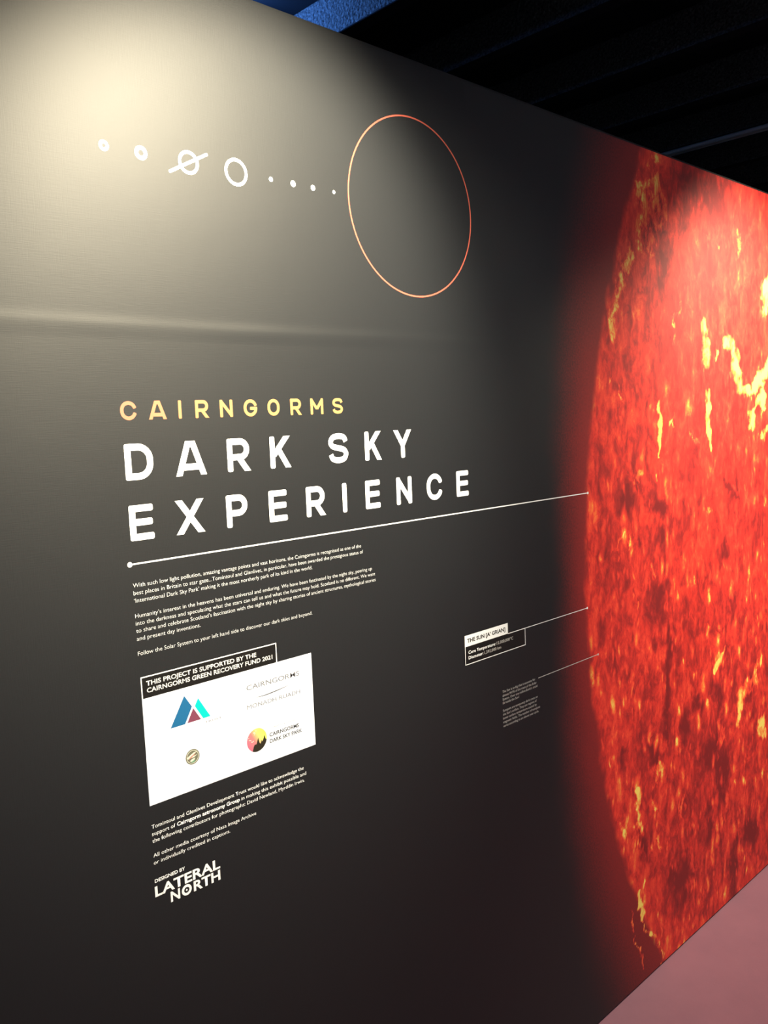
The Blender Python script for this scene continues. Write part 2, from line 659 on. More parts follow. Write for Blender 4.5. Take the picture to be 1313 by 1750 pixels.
def lathe(bm, prof, seg=24):
    A = [[bm.verts.new((r * math.cos(2 * math.pi * i / seg), r * math.sin(2 * math.pi * i / seg), z)) for i in range(seg)] for r, z in prof]
    for a, b in zip(A, A[1:]):
        for i in range(seg):
            j = (i + 1) % seg
            bm.faces.new((a[i], a[j], b[j], b[i]))
    bm.faces.new(A[0][::-1])
    bm.faces.new(A[-1])
    bmesh.ops.recalc_face_normals(bm, faces=bm.faces[:])


for i, lx in enumerate(LAMP_X):
    root = tag(empty('track_spotlight', (lx, LAMP_Y, LAMP_Z)), 'black downlight on the track above the ' + ('plain end of the partition', 'planet icons', 'near edge of the sun picture', 'middle of the sun picture', 'far edge of the sun picture')[i], 'spotlight', 'downlights on the track')
    bm = bmesh.new()
    lathe(bm, [(0.030, 0.105), (0.042, 0.098), (0.045, 0.02), (0.048, 0.004), (0.044, 0.004), (0.040, 0.03)])
    from_bm('body', bm, M['black_metal'], root, smooth=True)
    bm = bmesh.new()
    box(bm, -0.008, 0.008, -0.008, 0.008, 0.10, 0.112)
    from_bm('stem', bm, M['black_metal'], root)
    spot('spill_light', (lx, LAMP_Y, LAMP_Z), (0, 0.74, 1.039 - LAMP_Z + 6 * LAMP_AIM[i]), SPILL_W * LAMP_POWER[i] ** 1.8, LAMP_COL, 122.8, 0.508, 0.035)
    spot('core_light', (lx, LAMP_Y, LAMP_Z), (0, 0.74, 1.925 - LAMP_Z + LAMP_AIM[i]), CORE_W * LAMP_POWER[i], LAMP_COL, 73.0 if i < 2 else 86.0, 0.687 if i < 2 else 0.95, 0.035)

for i, lx in enumerate(WASH_X):
    root = tag(empty('fill_washer', (lx, WASH_Y, WASH_Z)), 'black lamp added unseen for fill, in front of the pale opposite wall, ' + ('nearest the entrance end', 'second from the entrance end', 'middle of the five', 'second from the far end', 'nearest the far end')[i], 'wall washer', 'added fill lamps along the opposite wall')
    bm = bmesh.new()
    bevel_box(bm, -0.07, 0.07, -0.045, 0.045, 0.02, 0.09, 0.006)
    from_bm('body', bm, M['black_metal'], root)
    bm = bmesh.new()
    box(bm, -0.008, 0.008, -0.008, 0.008, 0.09, DECK_Z - WASH_Z)
    from_bm('stem', bm, M['black_metal'], root)
    spot('wash_fill_light', (lx, WASH_Y, WASH_Z), (0, -0.85, -1.0), WASH_W, WASH_COL, 140, 0.6, 0.05)

root = tag(empty('fill_downlight', DOWN_AT), 'round black downlight added unseen over the walkway to brighten the floor and lower sun picture', 'downlight')
bm = bmesh.new()
lathe(bm, [(0.030, 0.115), (0.060, 0.10), (0.065, 0.02), (0.068, 0.004), (0.062, 0.004), (0.055, 0.04)])
from_bm('body', bm, M['black_metal'], root, smooth=True)
bm = bmesh.new()
box(bm, -0.01, 0.01, -0.01, 0.01, 0.11, DECK_Z - DOWN_AT[2])
from_bm('stem', bm, M['black_metal'], root)
spot('floor_fill_light', DOWN_AT, (0, 0.1, -1), DOWN_W, (1.0, 0.92, 0.82), 78, 0.8, 0.05)

for k, (at, aim, watts, ang, lab) in enumerate((
        (BLUE_AT, (0.8, -1.0, 0.05), BLUE_W, 120, 'small black floodlight shining blue into the bay between two joists'),
        ((0.55, 1.45, 3.085), (1, -0.16, 0.04), 24.0, 100, 'small black floodlight added to shine faint blue along the undersides of the joists'))):  # second floodlight, added to tint the further joists
    fl = tag(empty('blue_floodlight', at), lab, 'floodlight', 'blue floodlights behind the partition')
    bm = bmesh.new()
    bevel_box(bm, -0.09, -0.02, -0.06, 0.06, -0.045, 0.045, 0.006)
    from_bm('body', bm, M['black_metal'], fl)
    bm = bmesh.new()
    box(bm, -0.065, -0.045, -0.01, 0.01, 0.04, DECK_Z - at[2])
    from_bm('hanger', bm, M['black_metal'], fl)
    spot('blue_light', at, aim, watts, (0.11, 0.34, 1.0), ang, 0.6, 0.03)

# ------------------------------------------------------------------ the picture of the sun on the wall film
SUN_C, SUN_R = (4.08, 1.28), 2.235
FEATURES = [
('y', [(2.666, 1.898), (2.72, 1.848), (2.738, 1.787), (2.778, 1.742), (2.852, 1.749), (2.945, 1.799), (3.009, 1.837)], 0.049),
('y', [(2.946, 1.734), (2.861, 1.682), (2.845, 1.635)], 0.047),
('y', [(2.969, 2.111), (2.946, 2.071), (2.961, 2.013)], 0.048),
('y', [(2.509, 1.931), (2.509, 1.882), (2.517, 1.838)], 0.05),
('y', [(2.533, 1.728), (2.541, 1.686), (2.529, 1.623), (2.537, 1.589)], 0.035),
('y', [(2.221, 1.709), (2.237, 1.647), (2.229, 1.556)], 0.02),
('y', [(2.575, 1.866), (2.583, 1.857)], 0.028),
('y', [(2.98, 1.607), (2.942, 1.578)], 0.039),
('o', [(2.308, 1.648), (2.329, 1.69), (2.332, 1.613)], 0.017),
('o', [(2.415, 1.61), (2.479, 1.581)], 0.019),
('o', [(2.219, 2.343), (2.219, 2.287), (2.228, 2.257), (2.206, 2.214)], 0.083),
('o', [(2.135, 2.274), (2.162, 2.247), (2.173, 2.186), (2.177, 2.133)], 0.087),
('o', [(2.085, 2.132), (2.051, 2.082), (2.003, 1.972), (1.973, 1.895)], 0.046),
('o', [(2.31, 1.925), (2.327, 1.968)], 0.024),
('o', [(2.38, 1.996), (2.337, 1.977)], 0.021),
('y', [(2.656, 0.903), (2.623, 0.882), (2.59, 0.851)], 0.03),
('y', [(2.91, 0.775), (2.858, 0.728), (2.778, 0.719), (2.766, 0.641)], 0.052),
('y', [(2.957, 0.55), (2.97, 0.517)], 0.076),
('o', [(2.608, 0.653), (2.638, 0.604), (2.626, 0.578)], 0.051),
('o', [(2.321, 0.683), (2.339, 0.665)], 0.037),
('y', [(2.09, 0.601), (2.098, 0.573), (2.092, 0.537), (2.102, 0.482)], 0.036),
('o', [(2.218, 0.648), (2.217, 0.584)], 0.038),
('o', [(2.193, 0.538), (2.203, 0.498)], 0.031),
('o', [(2.209, 0.432), (2.229, 0.378)], 0.021),
('o', [(2.001, 0.537), (2.031, 0.491)], 0.025),
('o', [(2.372, 0.494), (2.357, 0.432)], 0.026),
('y', [(2.109, 0.281), (2.128, 0.236), (2.138, 0.171)], 0.02),
('o', [(2.138, 0.171), (2.192, 0.104), (2.248, 0.006)], 0.014),
('o', [(2.066, 0.246), (2.066, 0.204), (2.086, 0.115), (2.116, 0.053)], 0.007),
('o', [(2.064, 1.368), (2.072, 1.318)], 0.018),
('o', [(2.021, 1.357), (2.008, 1.286)], 0.015),
('o', [(2.177, 1.261), (2.206, 1.231)], 0.02),
('o', [(2.43, 1.179), (2.441, 1.164)], 0.027),
('o', [(2.55, 1.375), (2.554, 1.369)], 0.028),
('o', [(2.135, 1.532), (2.115, 1.501)], 0.019),
('o', [(2.205, 1.494), (2.209, 1.485)], 0.017),
('o', [(2.023, 1.767), (2.03, 1.712)], 0.015),
('o', [(1.966, 1.789), (1.951, 1.759)], 0.011),
('o', [(2.527, 2.213), (2.535, 2.2)], 0.019),
('o', [(2.597, 2.2), (2.605, 2.201)], 0.016),
('o', [(2.749, 2.239), (2.737, 2.174)], 0.026),
('o', [(2.327, 1.901), (2.309, 1.859)], 0.021),
('d', [(2.209, 1.162), (2.215, 1.109)], 0.074),
('d', [(2.201, 1.025), (2.214, 1.017)], 0.044),
('d', [(2.283, 1.025), (2.268, 0.823), (2.253, 0.675)], 0.032),
('d', [(2.554, 0.6), (2.626, 0.527), (2.64, 0.44)], 0.111),
('d', [(2.365, 0.73), (2.384, 0.708)], 0.056),
('d', [(2.301, 0.254), (2.368, 0.245), (2.383, 0.18), (2.33, 0.184)], 0.098),
('d', [(2.74, 0.197), (2.728, 0.095), (2.724, 0.011)], 0.041),
('d', [(2.066, 1.481), (2.077, 1.455)], 0.055),
('d', [(2.116, 1.345), (2.119, 1.328)], 0.025),
('d', [(2.644, 1.46), (2.695, 1.412), (2.747, 1.394)], 0.013),
('d', [(2.716, 1.483), (2.738, 1.424)], 0.013),
('d', [(2.645, 1.26), (2.654, 1.23)], 0.03),
('d', [(2.586, 0.758), (2.616, 0.73)], 0.067),
('d', [(2.453, 0.783), (2.465, 0.761)], 0.043),
('d', [(2.026, 0.734), (2.029, 0.708)], 0.025),
('d', [(2.148, 0.732), (2.197, 0.681)], 0.04),
('d', [(2.534, 0.368), (2.555, 0.309)], 0.058),
('d', [(2.843, 0.2), (2.873, 0.167)], 0.078),
('d', [(2.127, 0.436), (2.143, 0.375)], 0.033),
('d', [(2.237, 1.338), (2.217, 1.307)], 0.03),
('d', [(2.205, 1.444), (2.255, 1.405)], 0.047),
('d', [(2.398, 2.313), (2.489, 2.327), (2.604, 2.31)], 0.09),
('d', [(2.26, 2.118), (2.243, 2.068)], 0.04)
]
MX0, MX1, DX = 1.42, 6.80, 0.006
gx = np.concatenate([np.arange(MX0, 3.12, DX), np.linspace(3.12, MX1, 90)])
nx, nz = len(gx), 400
gz = np.linspace(0.006, 2.394, nz)
X, Z = np.meshgrid(gx, gz)
_rng = np.random.default_rng(11)


def vnoise(x, z, cell):
    """smooth random field between -1 and 1"""
    G_ = _rng.uniform(-1, 1, (400, 400))
    u, v = x / cell + 40, z / cell + 40
    i, j = np.floor(u).astype(int), np.floor(v).astype(int)
    fu, fv = u - i, v - j
    fu, fv = fu * fu * (3 - 2 * fu), fv * fv * (3 - 2 * fv)
    i, j = i % 399, j % 399
    return (G_[i, j] * (1 - fu) + G_[i + 1, j] * fu) * (1 - fv) + (G_[i, j + 1] * (1 - fu) + G_[i + 1, j + 1] * fu) * fv


XW = X + 0.016 * vnoise(X, Z, 0.055) + 0.010 * vnoise(X, Z, 0.022) + 0.005 * vnoise(X, Z, 0.010)
ZW = Z + 0.014 * vnoise(X, Z, 0.050) + 0.010 * vnoise(X, Z, 0.020) + 0.005 * vnoise(X, Z, 0.010)
fat = 1.0 + 0.40 * vnoise(X, Z, 0.045) + 0.30 * vnoise(X, Z, 0.018)
hot = np.zeros_like(X)
dark = np.zeros_like(X)
for kind, P, wd in FEATURES:
    best = np.full_like(X, 9.0)
    for (ax, az), (bx_, bz) in zip(P, P[1:]):
        dx, dz = bx_ - ax, bz - az
        u = np.clip(((XW - ax) * dx + (ZW - az) * dz) / max(dx * dx + dz * dz, 1e-9), 0, 1)
        best = np.minimum(best, np.hypot(XW - ax - u * dx, ZW - az - u * dz))
    s = max(wd, 0.014) * 0.62 * np.maximum(fat, 0.15)
    g = np.exp(-(best / s) ** 2)
    if kind == 'd':
        dark = np.maximum(dark, g)
    else:
        hot = np.maximum(hot, g * ((1.0 if P[0][1] > 1.3 else 0.80) if kind == 'y' else 0.60))
verts = np.stack([X, np.full_like(X, -0.0001), Z], -1).reshape(-1, 3)
ii = np.arange(nx * nz).reshape(nz, nx)
faces = np.stack([ii[:-1, :-1], ii[:-1, 1:], ii[1:, 1:], ii[1:, :-1]], -1).reshape(-1, 4)
me = bpy.data.meshes.new('sun_mural')
me.from_pydata(verts.tolist(), [], faces.tolist())
att = me.attributes.new('paint', 'FLOAT_COLOR', 'POINT')
rgba = np.stack([hot.ravel(), dark.ravel(), np.zeros(hot.size), np.ones(hot.size)], -1)
att.data.foreach_set('color', rgba.astype(np.float32).ravel())

M['sun'] = new_mat('fiery_sun_print', (0.2, 0.01, 0.01), WALL_ROUGH, WALL_SPEC)
t = NT(M['sun'])
canvas_bump(t)
pos = t.n('ShaderNodeNewGeometry').outputs['Position']
sep = t.n('ShaderNodeSeparateXYZ')
t.link(pos, sep.inputs[0])
px, pz = sep.outputs['X'], sep.outputs['Z']
ddx = t.math('SUBTRACT', px, SUN_C[0])
ddz = t.math('SUBTRACT', pz, SUN_C[1])
rr = t.math('SQRT', t.math('ADD', t.math('MULTIPLY', ddx, ddx), t.math('MULTIPLY', ddz, ddz)))
edge = t.noise(pos, 9.0, 5.0, 0.6)
s = t.math('SUBTRACT', t.math('SUBTRACT', rr, SUN_R), t.math('MULTIPLY', t.math('SUBTRACT', edge, 0.5), 0.05))
pa = t.n('ShaderNodeAttribute', attribute_name='paint')
ps = t.n('ShaderNodeSeparateColor')
t.link(pa.outputs['Color'], ps.inputs[0])
hotA, darkA = ps.outputs[0], ps.outputs[1]
vec = t.mapping(pos, scale=(1.0, 1.0, 0.58))
big = t.noise(vec, 5.5, 4.0, 0.6, 0.6)
mid = t.noise(vec, 20.0, 5.0, 0.66, 0.7)
fine = t.noise(t.mapping(pos, scale=(1.0, 1.0, 0.6)), 60.0, 4.0, 0.7, 0.5)
tex = t.math('ADD', t.math('MULTIPLY', t.math('SUBTRACT', big, 0.5), 0.75), t.math('ADD', t.math('MULTIPLY', t.math('SUBTRACT', mid, 0.5), 1.25), t.math('MULTIPLY', t.math('SUBTRACT', fine, 0.5), 0.55)))
warp = t.n('ShaderNodeTexNoise')
t.link(pos, warp.inputs['Vector'])
warp.inputs['Scale'].default_value = 14.0
warp.inputs['Detail'].default_value = 3.0
wv = t.n('ShaderNodeVectorMath', operation='SCALE')
t.link(warp.outputs['Color'], wv.inputs[0])
wv.inputs['Scale'].default_value = 0.055
wa = t.n('ShaderNodeVectorMath', operation='ADD')
t.link(pos, wa.inputs[0])
t.link(wv.outputs[0], wa.inputs[1])


def flames(cells, stretch, lo, hi):
    """upright tongues, one per cell, each with a brightness of its own"""
    vo = t.n('ShaderNodeTexVoronoi', feature='F1')
    t.link(t.mapping(wa.outputs[0], scale=(1.0, 0.0, stretch)), vo.inputs['Vector'])
    vo.inputs['Scale'].default_value = cells
    sc = t.n('ShaderNodeSeparateColor')
    t.link(vo.outputs['Color'], sc.inputs[0])
    return t.math('MULTIPLY', t.remap(vo.outputs['Distance'], lo, hi, 1.0, 0.0, True), t.math('POWER', sc.outputs[0], 2.2))


streak = t.math('MAXIMUM', flames(30.0, 0.42, 0.10, 0.60), t.math('MULTIPLY', flames(58.0, 0.40, 0.10, 0.55), 0.8))
low = t.remap(pz, 1.0, 1.8, 1.0, 0.45)
rim = t.math('MULTIPLY', t.remap(s, -0.16, -0.01, 0.0, 1.0), t.remap(s, -0.01, 0.02, 1.0, 0.0))
heat = t.math('ADD', t.math('ADD', 0.33, tex), t.math('ADD', t.math('MULTIPLY', t.math('MULTIPLY', streak, low), 0.58), t.math('MULTIPLY', rim, 0.07)))
gate = t.remap(t.math('ADD', hotA, t.math('ADD', t.math('MULTIPLY', t.math('SUBTRACT', fine, 0.5), 0.9), t.math('MULTIPLY', t.math('SUBTRACT', mid, 0.5), 0.8))), 0.30, 0.62, 0.0, 1.0, True)
heat = t.math('ADD', heat, t.math('MULTIPLY', t.math('MULTIPLY', gate, hotA), 0.62))
heat = t.math('SUBTRACT', heat, t.math('MULTIPLY', darkA, 0.36))
fire = t.ramp(heat, [(0.0, (0.20, 0.009, 0.010)), (0.22, (0.36, 0.016, 0.014)), (0.42, (0.66, 0.030, 0.020)), (0.60, (0.84, 0.062, 0.030)), (0.76, (0.90, 0.20, 0.04)), (0.95, (0.92, 0.74, 0.15))])
wid = t.math('ADD', 0.15, t.math('MULTIPLY', t.math('ABSOLUTE', ddz), 0.14))
hd = t.math('SUBTRACT', 1.0, t.math('DIVIDE', t.math('MAXIMUM', s, 0.0), wid), clamp=True)
halo = t.math('MULTIPLY', t.remap(hd, 0.0, 0.95, 0.0, 1.0, True), t.math('ADD', 0.40, t.math('MULTIPLY', hd, 0.45)))
grain = t.remap(t.noise(pos, 190.0, 2.0, 0.6), 0.3, 0.7, 0.2, 1.8)
halo = t.math('MULTIPLY', halo, t.math('ADD', grain, t.math('MULTIPLY', halo, t.math('SUBTRACT', 1.0, grain))))
hcol = t.mix(halo, WALL_BASE, (0.26, 0.014, 0.014))
mask = t.remap(s, -0.02, 0.010, 1.0, 0.0, True)
mask = t.math('MAXIMUM', mask, t.math('MULTIPLY', gate, t.remap(hotA, 0.1, 0.4, 0.0, 1.0)), clamp=True)
t.link(t.mix(mask, hcol, fire), t.b.inputs['Base Color'])
mural = tag(link('sun_mural', me, M['sun'], smooth=True), 'huge fiery red and yellow sun picture printed on the dark partition', 'mural')

# ------------------------------------------------------------------ title
tl = tag(empty('title_lettering', (0, 0, 0)), 'small peach and yellow capitals reading CAIRNGORMS, topmost line of the title', 'lettering')
L = [('C', 0.5966, 0.624), ('A', 0.6439, 0.6746), ('I', 0.6949, 0.7029), ('R', 0.7268, 0.7515), ('N', 0.7736, 0.7988), ('G', 0.8209, 0.8488), ('O', 0.8704, 0.8965), ('R', 0.9201, 0.9444), ('M', 0.9658, 0.9959), ('S', 1.0182, 1.0435)]
for k, (ch, a, b) in enumerate(L):
    u = min(1.0, k / 5.0)
    mt = new_mat('peach_print', (0.35 - 0.01 * u, 0.135 + 0.065 * u, 0.085), 0.5, 0.3)
    letter(ch, a, b, 1.7092, 1.7384, 0.0057, mt, tl)
tl = tag(empty('title_lettering', (0, 0, 0)), 'large white capitals reading DARK SKY, middle line of the title', 'lettering')
for ch, a, b in [('D', 0.5982, 0.6457), ('A', 0.6850, 0.7411), ('R', 0.7826, 0.8272), ('K', 0.8706, 0.9149), ('S', 1.0042, 1.0517), ('K', 1.0952, 1.138), ('Y', 1.174, 1.2227)]:
    letter(ch, a, b, 1.6169, 1.6729, 0.0106, M['white'], tl)
tl = tag(empty('title_lettering', (0, 0, 0)), 'large white capitals reading EXPERIENCE, bottom line of the title', 'lettering')
for ch, a, b in [('E', 0.5986, 0.6394), ('X', 0.6797, 0.7303), ('P', 0.7745, 0.8171), ('E', 0.8622, 0.9015), ('R', 0.9455, 0.9889), ('I', 1.0312, 1.0449), ('E', 1.0916, 1.1304), ('N', 1.1761, 1.2195), ('C', 1.2643, 1.3125), ('E', 1.3571, 1.396)]:
    letter(ch, a, b, 1.5226, 1.578, 0.0106, M['white'], tl)


def leader(name, label, x0, x1, z, w, dot0, dot1, material=None):
    """a thin ruled line with a dot at one or both ends"""
    root = tag(empty(name), label, 'line')
    bm = bmesh.new()
    prism(bm, [(x0, z - w / 2), (x1, z - w / 2), (x1, z + w / 2), (x0, z + w / 2)], -0.0010)
    from_bm('rule', bm, material or M['white'], root)
    for x, r in ((x0, dot0), (x1, dot1)):
        if r:
            bm = bmesh.new()
            ring(bm, x, z, r, 0, -0.0012, seg=20)
            from_bm('end_dot', bm, material or M['white'], root)
    return root


leader('rule_line', 'long thin white line under the title ending in a dot on the sun', 0.5942, 1.8619, 1.4867, 0.0024, 0.0042, 0.0034)

# ------------------------------------------------------------------ planets and ring above the title
W_ = M['white']


def icon(name, label, group, pieces):
    root = tag(empty(name), label, 'icon', group)
    for nm, cx, cz, ro, ri in pieces:
        bm = bmesh.new()
        ring(bm, cx, cz, ro, ri, -0.0010, seg=40)
        from_bm(nm, bm, W_, root)
    return root


PG = 'row of white planet icons'
PZ = 2.1130
icon('planet_icon', 'small white doughnut planet icon, first in the planet row', PG, [('disc', 0.6014, PZ, 0.0080, 0.0030)])
icon('planet_icon', 'white doughnut planet icon beside the ringed planet', PG, [('disc', 0.6611, PZ, 0.0107, 0.0045)])
sat = icon('planet_icon', 'white ringed planet icon crossed by a slanting bar', PG, [('disc', 0.7432, PZ, 0.0186, 0.0134)])
bm = bmesh.new()
ribbon(bm, stroke([(0.7073, 2.0931), (0.7792, 2.1322)], 0.0048, 0.3), -0.0012)
from_bm('planet_ring', bm, W_, sat)
icon('planet_icon', 'largest white open circle icon in the planet row', PG, [('disc', 0.8328, PZ, 0.0225, 0.0172)])
for x, r, lb in ((0.9038, 0.0040, 'small white dot icon next to the largest open circle'), (0.9515, 0.0053, 'second white dot icon after the largest open circle'), (0.9962, 0.0049, 'third white dot icon after the largest open circle'), (1.0452, 0.0032, 'tiniest white dot icon beside the big coral circle')):
    icon('planet_icon', lb, PG, [('disc', x, PZ, r, 0)])
bm = bmesh.new()
ring(bm, 1.25434, 2.11374, 0.1752, 0.1722, -0.0010, seg=128)
tag(from_bm('circle_outline', bm, M['coral']), 'big thin coral circle outline above the title', 'circle')

# ------------------------------------------------------------------ text under the title
BC = 0.0066
LM = 0.5967
P1 = tag(empty('text_paragraph'), 'first small white paragraph directly below the title line', 'text')
for s_, x1, z in (("With such low light pollution, amazing vantage points and vast horizons, the Cairngorms is recognised as one of the", 1.0740, 1.4500),
                  ("best places in Britain to star gaze...Tomintoul and Glenlivet, in particular, have been awarded the prestigious status of", 1.0786, 1.4380),
                  ("\u2018International Dark Sky Park\u2019 making it the most northerly park of its kind in the world.", 0.9515, 1.4260)):
    text_line(s_, LM, x1, z, BC, M['body'], P1, offset=-0.006)
P2 = tag(empty('text_paragraph'), 'second small white paragraph of four lines about interest in the heavens', 'text')
for s_, x1, z in (("Humanity\u2019s interest in the heavens has been universal and enduring. We have been fascinated by the night sky, peering up", 1.1001, 1.4016),
                  ("into the darkness and speculating what the stars can tell us and what the future may hold. Scotland is no different. We want", 1.1082, 1.3898),
                  ("to share and celebrate Scotland\u2019s fascination with the night sky by sharing stories of ancient structures, mythological stories", 1.1088, 1.3780),
                  ("and present day inventions.", 0.7111, 1.3652)):
    text_line(s_, LM, x1, z, BC, M['body'], P2, offset=-0.006)
P3 = tag(empty('text_paragraph'), 'single small white line of text just above the white logo panel', 'text')
text_line("Follow the Solar System to your left hand side to discover our dark skies and beyond.", LM, 0.9462, 1.3413, BC, M['body'], P3, offset=-0.006)

# ------------------------------------------------------------------ logo panel
pan = tag(empty('logo_panel'), 'white rectangular panel of logos with a dark outlined heading', 'panel')


def plate(name, P, yf, material, parent, th=0.0004):
    bm = bmesh.new()
    prism(bm, list(P), yf, th)
    return from_bm(name, bm, material, parent)


def rect(x0, x1, z0, z1):
    return [(x0, z0), (x1, z0), (x1, z1), (x0, z1)]


plate('board', rect(0.5979, 0.9388, 1.0936, 1.2703), -0.0010, M['panel_white'], pan)
hd = plate('heading_plate', rect(0.5995, 0.8600, 1.2703, 1.3050), -0.0008, M['label_black'], pan)
bm = bmesh.new()
fw = 0.0018
for R_ in (rect(0.5979, 0.8612, 1.3040, 1.3058), rect(0.5979, 0.5979 + fw, 1.2703, 1.3040), rect(0.8612 - fw, 0.8612, 1.2703, 1.3040)):
    prism(bm, R_, -0.0010, 0.0004)
from_bm('heading_frame', bm, M['white'], pan)
text_line("THIS PROJECT IS SUPPORTED BY THE", 0.6070, 0.8175, 1.2903, 0.0072, M['body'], pan, -0.0012, 0.022)
text_line("CAIRNGORMS GREEN RECOVERY FUND 2021", 0.6072, 0.8516, 1.2788, 0.0072, M['body'], pan, -0.0012, 0.022)
lg = plate('peak_logo', [(0.672, 1.2569), (0.685, 1.2357), (0.6705, 1.2094), (0.6438, 1.2094)], -0.0013, M['blue'], pan)
plate('small_peak', [(0.6872, 1.2321), (0.7004, 1.2097), (0.6747, 1.2097)], -0.0013, M['maroon'], lg)
plate('far_peak', [(0.6973, 1.2466), (0.7186, 1.2100), (0.7046, 1.2100), (0.6904, 1.2348)], -0.0013, M['aqua'], lg)
text_line("TRUST", 0.7073, 0.7402, 1.2005, 0.0030, M['pale_ink'], lg, -0.0013, 0.0)
tx = text_line("CAIRNGORMS", 0.793, 0.909, 1.2345, 0.0088, M['pale_ink'], pan, -0.0013, 0.004, 'wordmark')
text_line("MONADH RUADH", 0.7922, 0.9088, 1.2005, 0.0074, M['pale_ink'], tx, -0.0013, 0.0)
sw_up = catmull([(0.8117, 1.2180), (0.8275, 1.2170), (0.8453, 1.2179), (0.8662, 1.2199), (0.8845, 1.2223)])
n_ = len(sw_up)
thick = [0.0008 * math.sin(math.pi * i / (n_ - 1)) + 0.00012 for i in range(n_)]
plate('swoosh', [(x, z - h) for (x, z), h in zip(sw_up, thick)] + [(x, z + h) for (x, z), h in zip(sw_up, thick)][::-1], -0.0013, M['grey_ink'], tx)
EC, ER = (0.8087, 1.1411), 0.0211
em = plate('round_emblem', arc(EC[0], EC[1], ER, ER, 0, 352.5, 47), -0.0013, M['emblem_sky'], pan)
hill = [(0.7985, 1.1226), (0.8011, 1.1304), (0.8033, 1.1338), (0.8072, 1.1336), (0.8090, 1.1380), (0.8113, 1.1445), (0.8128, 1.1385), (0.814, 1.134), (0.8159, 1.1323), (0.8172, 1.1350), (0.8183, 1.1390), (0.8196, 1.1352), (0.8220, 1.1385), (0.8249, 1.1462), (0.8266, 1.1395), (0.8280, 1.1372), (0.8294, 1.1375)]
hill += arc(EC[0], EC[1], ER, ER, -10, -117, 16)
plate('hill', hill, -0.0016, M['hill'], em)
bm = bmesh.new()
for x, z, r in ((0.7915, 1.1490, .0008), (0.7928, 1.1448, .0009), (0.7945, 1.1440, .0008), (0.7960, 1.1437, .0008), (0.7972, 1.1405, .0009), (0.7992, 1.1400, .0009), (0.8010, 1.1408, .0009), (0.8032, 1.1555, .0013), (0.8052, 1.1545, .0010), (0.8075, 1.1580, .0010), (0.8040, 1.1520, .0009)):
    ring(bm, x, z, r, 0, -0.0016, 0.0003, 10)
from_bm('stars', bm, M['star'], em)
text_line("CAIRNGORMS", 0.836, 0.9021, 1.1388, 0.0068, M['ink'], em, -0.0013, 0.016)
text_line("DARK SKY PARK", 0.836, 0.9086, 1.1272, 0.0066, M['ink'], em, -0.0013, 0.016)
text_line("TOMINTOUL & GLENLIVET", 0.8411, 0.895, 1.1530, 0.0026, M['pale_ink'], em, -0.0013, -0.012)
C2, R2 = (0.6801, 1.1506), 0.0130
e2 = plate('round_badge', arc(C2[0], C2[1], R2, R2, 0, 352.5, 47), -0.0013, M['olive'], pan)
bm = bmesh.new()
ring(bm, C2[0], C2[1], 0.0112, 0.0104, -0.0015, 0.0003, 32)
from_bm('rim_line', bm, M['cream'], e2)
for P, mt, nm in (([(-.011, .0005), (-.004, .004), (.003, .0070), (.0085, .0070), (.002, .0035), (-.004, .0008)], 'cream', 'upper_stripe'),
                  ([(-.011, .0002), (-.002, .0008), (.004, .0012), (.009, .0018), (.003, -.0012), (-.004, -.0018), (-.009, -.0022)], 'cream', 'middle_stripe'),
                  ([(-.008, -.0030), (-.002, -.0010), (.003, .0022), (.006, .0050), (-.001, .0022), (-.006, -.0006)], 'brick_red', 'red_stripe'),
                  ([(-.006, -.0060), (-.001, -.0035), (.005, -.0030), (.003, -.0058), (-.002, -.0085)], 'cream', 'lower_stripe'),
                  ([(-.004, -.0085), (.0, -.0070), (.005, -.0066), (.003, -.0088), (-.001, -.0098)], 'leaf', 'green_stripe')):
    plate(nm, [(C2[0] + a, C2[1] + b) for a, b in P], -0.0017 if mt != 'brick_red' else -0.0019, M[mt], e2, 0.0003)

# ------------------------------------------------------------------ acknowledgements and designer's mark
P4 = tag(empty('text_paragraph'), 'small white thank-you paragraph of three lines below the logo panel', 'text')
text_line("Tomintoul and Glenlivet Development Trust would like to acknowledge the", 0.5982, 0.9080, 1.0550, 0.0064, M['white'], P4, offset=-0.004)
text_line("support of", 0.5982, 0.6400, 1.0432, 0.0064, M['white'], P4, offset=-0.004)
text_line("Cairngorm astronomy Group", 0.6434, 0.7663, 1.0432, 0.0064, M['white'], P4, -0.0010, 0.022)
text_line("in making this exhibit possible and", 0.7695, 0.9130, 1.0432, 0.0064, M['white'], P4, offset=-0.004)
text_line("the following contributors for photographs: David Newland, Myrddin Irwin.", 0.5980, 0.9081, 1.0314, 0.0064, M['white'], P4, offset=-0.004)
P5 = tag(empty('text_paragraph'), 'two short white lines crediting other media, above the bold white mark', 'text')
text_line("All other media courtesy of Nasa Image Archive", 0.5979, 0.7980, 1.0067, 0.0064, M['white'], P5, offset=-0.004)
text_line("or individually credited in captions.", 0.5977, 0.7428, 0.9946, 0.0064, M['white'], P5, offset=-0.004)
mk = tag(empty('designer_mark'), 'bold white two-line mark with small heading, lowest print on the partition', 'logo')
text_line("DESIGNED BY", 0.5971, 0.6524, 0.9638, 0.0056, M['white'], mk, -0.0010, 0.022)
text_line("LATERAL", 0.5961, 0.7187, 0.9402, 0.0165, M['white'], mk, -0.0010, 0.028, 'word')
text_line("N", 0.6231, 0.6402, 0.9199, 0.0165, M['white'], mk, -0.0010, 0.028, 'word')
text_line("RTH", 0.6660, 0.7180, 0.9199, 0.0165, M['white'], mk, -0.0010, 0.028, 'word')
bm = bmesh.new()
ring(bm, 0.6528, 0.9281, 0.0093, 0.0050, -0.0010, seg=32)
o_ = from_bm('compass_letter', bm, M['white'], mk)
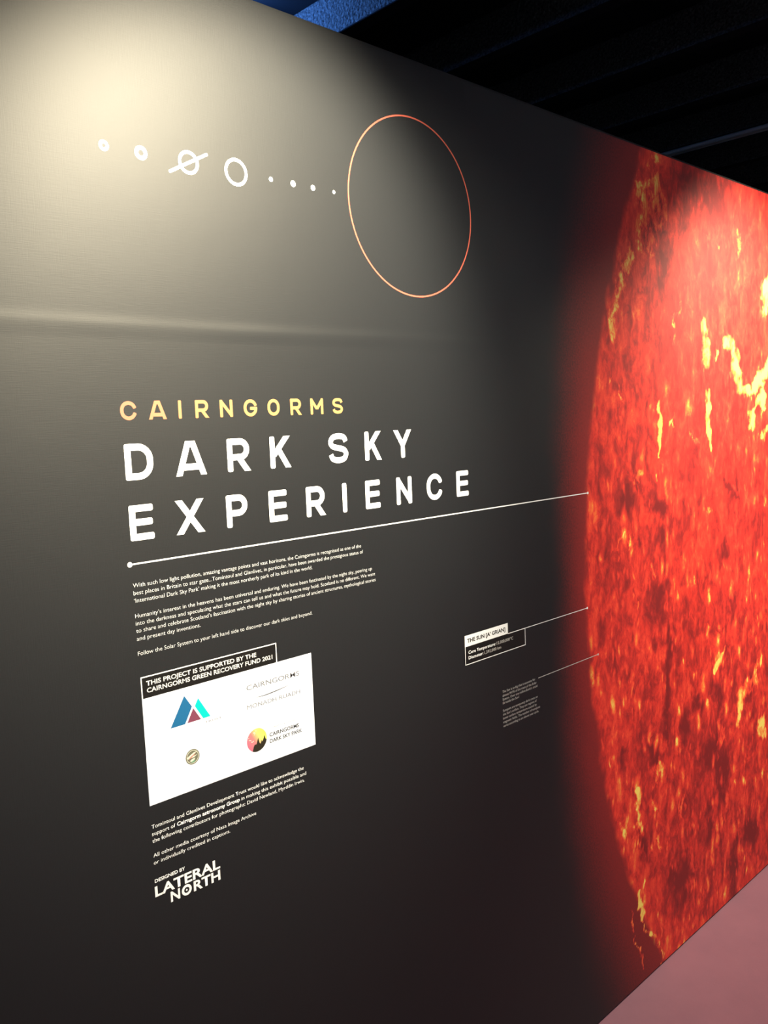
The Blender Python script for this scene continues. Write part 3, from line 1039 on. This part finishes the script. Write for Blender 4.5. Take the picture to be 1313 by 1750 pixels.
plate('needle', [(0.6528, 0.9258), (0.6546, 0.9281), (0.6528, 0.9304), (0.6510, 0.9281)], -0.0010, M['white'], o_)

# ------------------------------------------------------------------ labels beside the sun
lb = tag(empty('sun_label'), 'small outlined label with white heading tab, linked by a line to the sun', 'label')
plate('tab', rect(1.3685, 1.5208, 1.1866, 1.2120), -0.0011, M['white'], lb)
text_line("THE SUN [A\u2019 GRIAN]", 1.3765, 1.5112, 1.1950, 0.0084, M['ink'], lb, -0.0014, 0.034)
plate('label_plate', rect(1.3692, 1.5865, 1.1457, 1.1866), -0.0009, M['label_black'], lb)
bm = bmesh.new()
fw = 0.0017
for R_ in (rect(1.3685, 1.5872, 1.1450, 1.1467), rect(1.3685, 1.3702, 1.1467, 1.1866), rect(1.5855, 1.5872, 1.1467, 1.1855), rect(1.5208, 1.5872, 1.1855, 1.1872)):
    prism(bm, R_, -0.0012, 0.0003)
from_bm('label_frame', bm, M['white'], lb)
text_line("Core Temperature:", 1.3798, 1.4745, 1.1690, 0.0068, M['white'], lb, -0.0013, 0.018)
text_line("15,000,000\u00b0C", 1.4787, 1.5396, 1.1690, 0.0068, M['soft_white'], lb, -0.0013)
text_line("Diameter:", 1.3798, 1.4301, 1.1567, 0.0068, M['white'], lb, -0.0013, 0.018)
text_line("1,392,000 km", 1.4342, 1.4945, 1.1567, 0.0068, M['soft_white'], lb, -0.0013)
plate('leader_line', rect(1.5872, 1.8519, 1.1855, 1.1871), -0.0010, M['white'], lb)
bm = bmesh.new()
ring(bm, 1.8519, 1.1863, 0.0032, 0, -0.0012, seg=18)
from_bm('end_dot', bm, M['white'], lb)

cp = tag(empty('sun_caption'), 'tiny pale caption block in two paragraphs with a line to the sun', 'text')
for s_, x1, z in (("The Sun is so big that it accounts for", 1.6218, 1.0494), ("almost 99.9% of the mass of the Solar", 1.627, 1.0400), ("System. Over one million Earth\u2019s could", 1.6302, 1.0310), ("fit inside the Sun!", 1.5571, 1.0221),
                  ("Sunspots are temporary dark areas on", 1.6308, 1.0038), ("the Sun\u2019s surface. They are regions of", 1.6262, 0.9946), ("lower surface temperature caused by", 1.6259, 0.9853), ("magnetic fields. The number of sunspots", 1.6395, 0.9761), ("varies according to an eleven year cycle.", 1.6338, 0.9666)):
    text_line(s_, 1.4957, x1, z, 0.0056, M['soft_white'], cp)
plate('leader_line', rect(1.6350, 1.9003, 1.0509, 1.0525), -0.0010, M['soft_white'], cp)
bm = bmesh.new()
ring(bm, 1.9003, 1.0517, 0.0030, 0, -0.0012, seg=18)
from_bm('end_dot', bm, M['soft_white'], cp)

bpy.data.objects.remove(_cu_ob)
bpy.data.curves.remove(_cu)
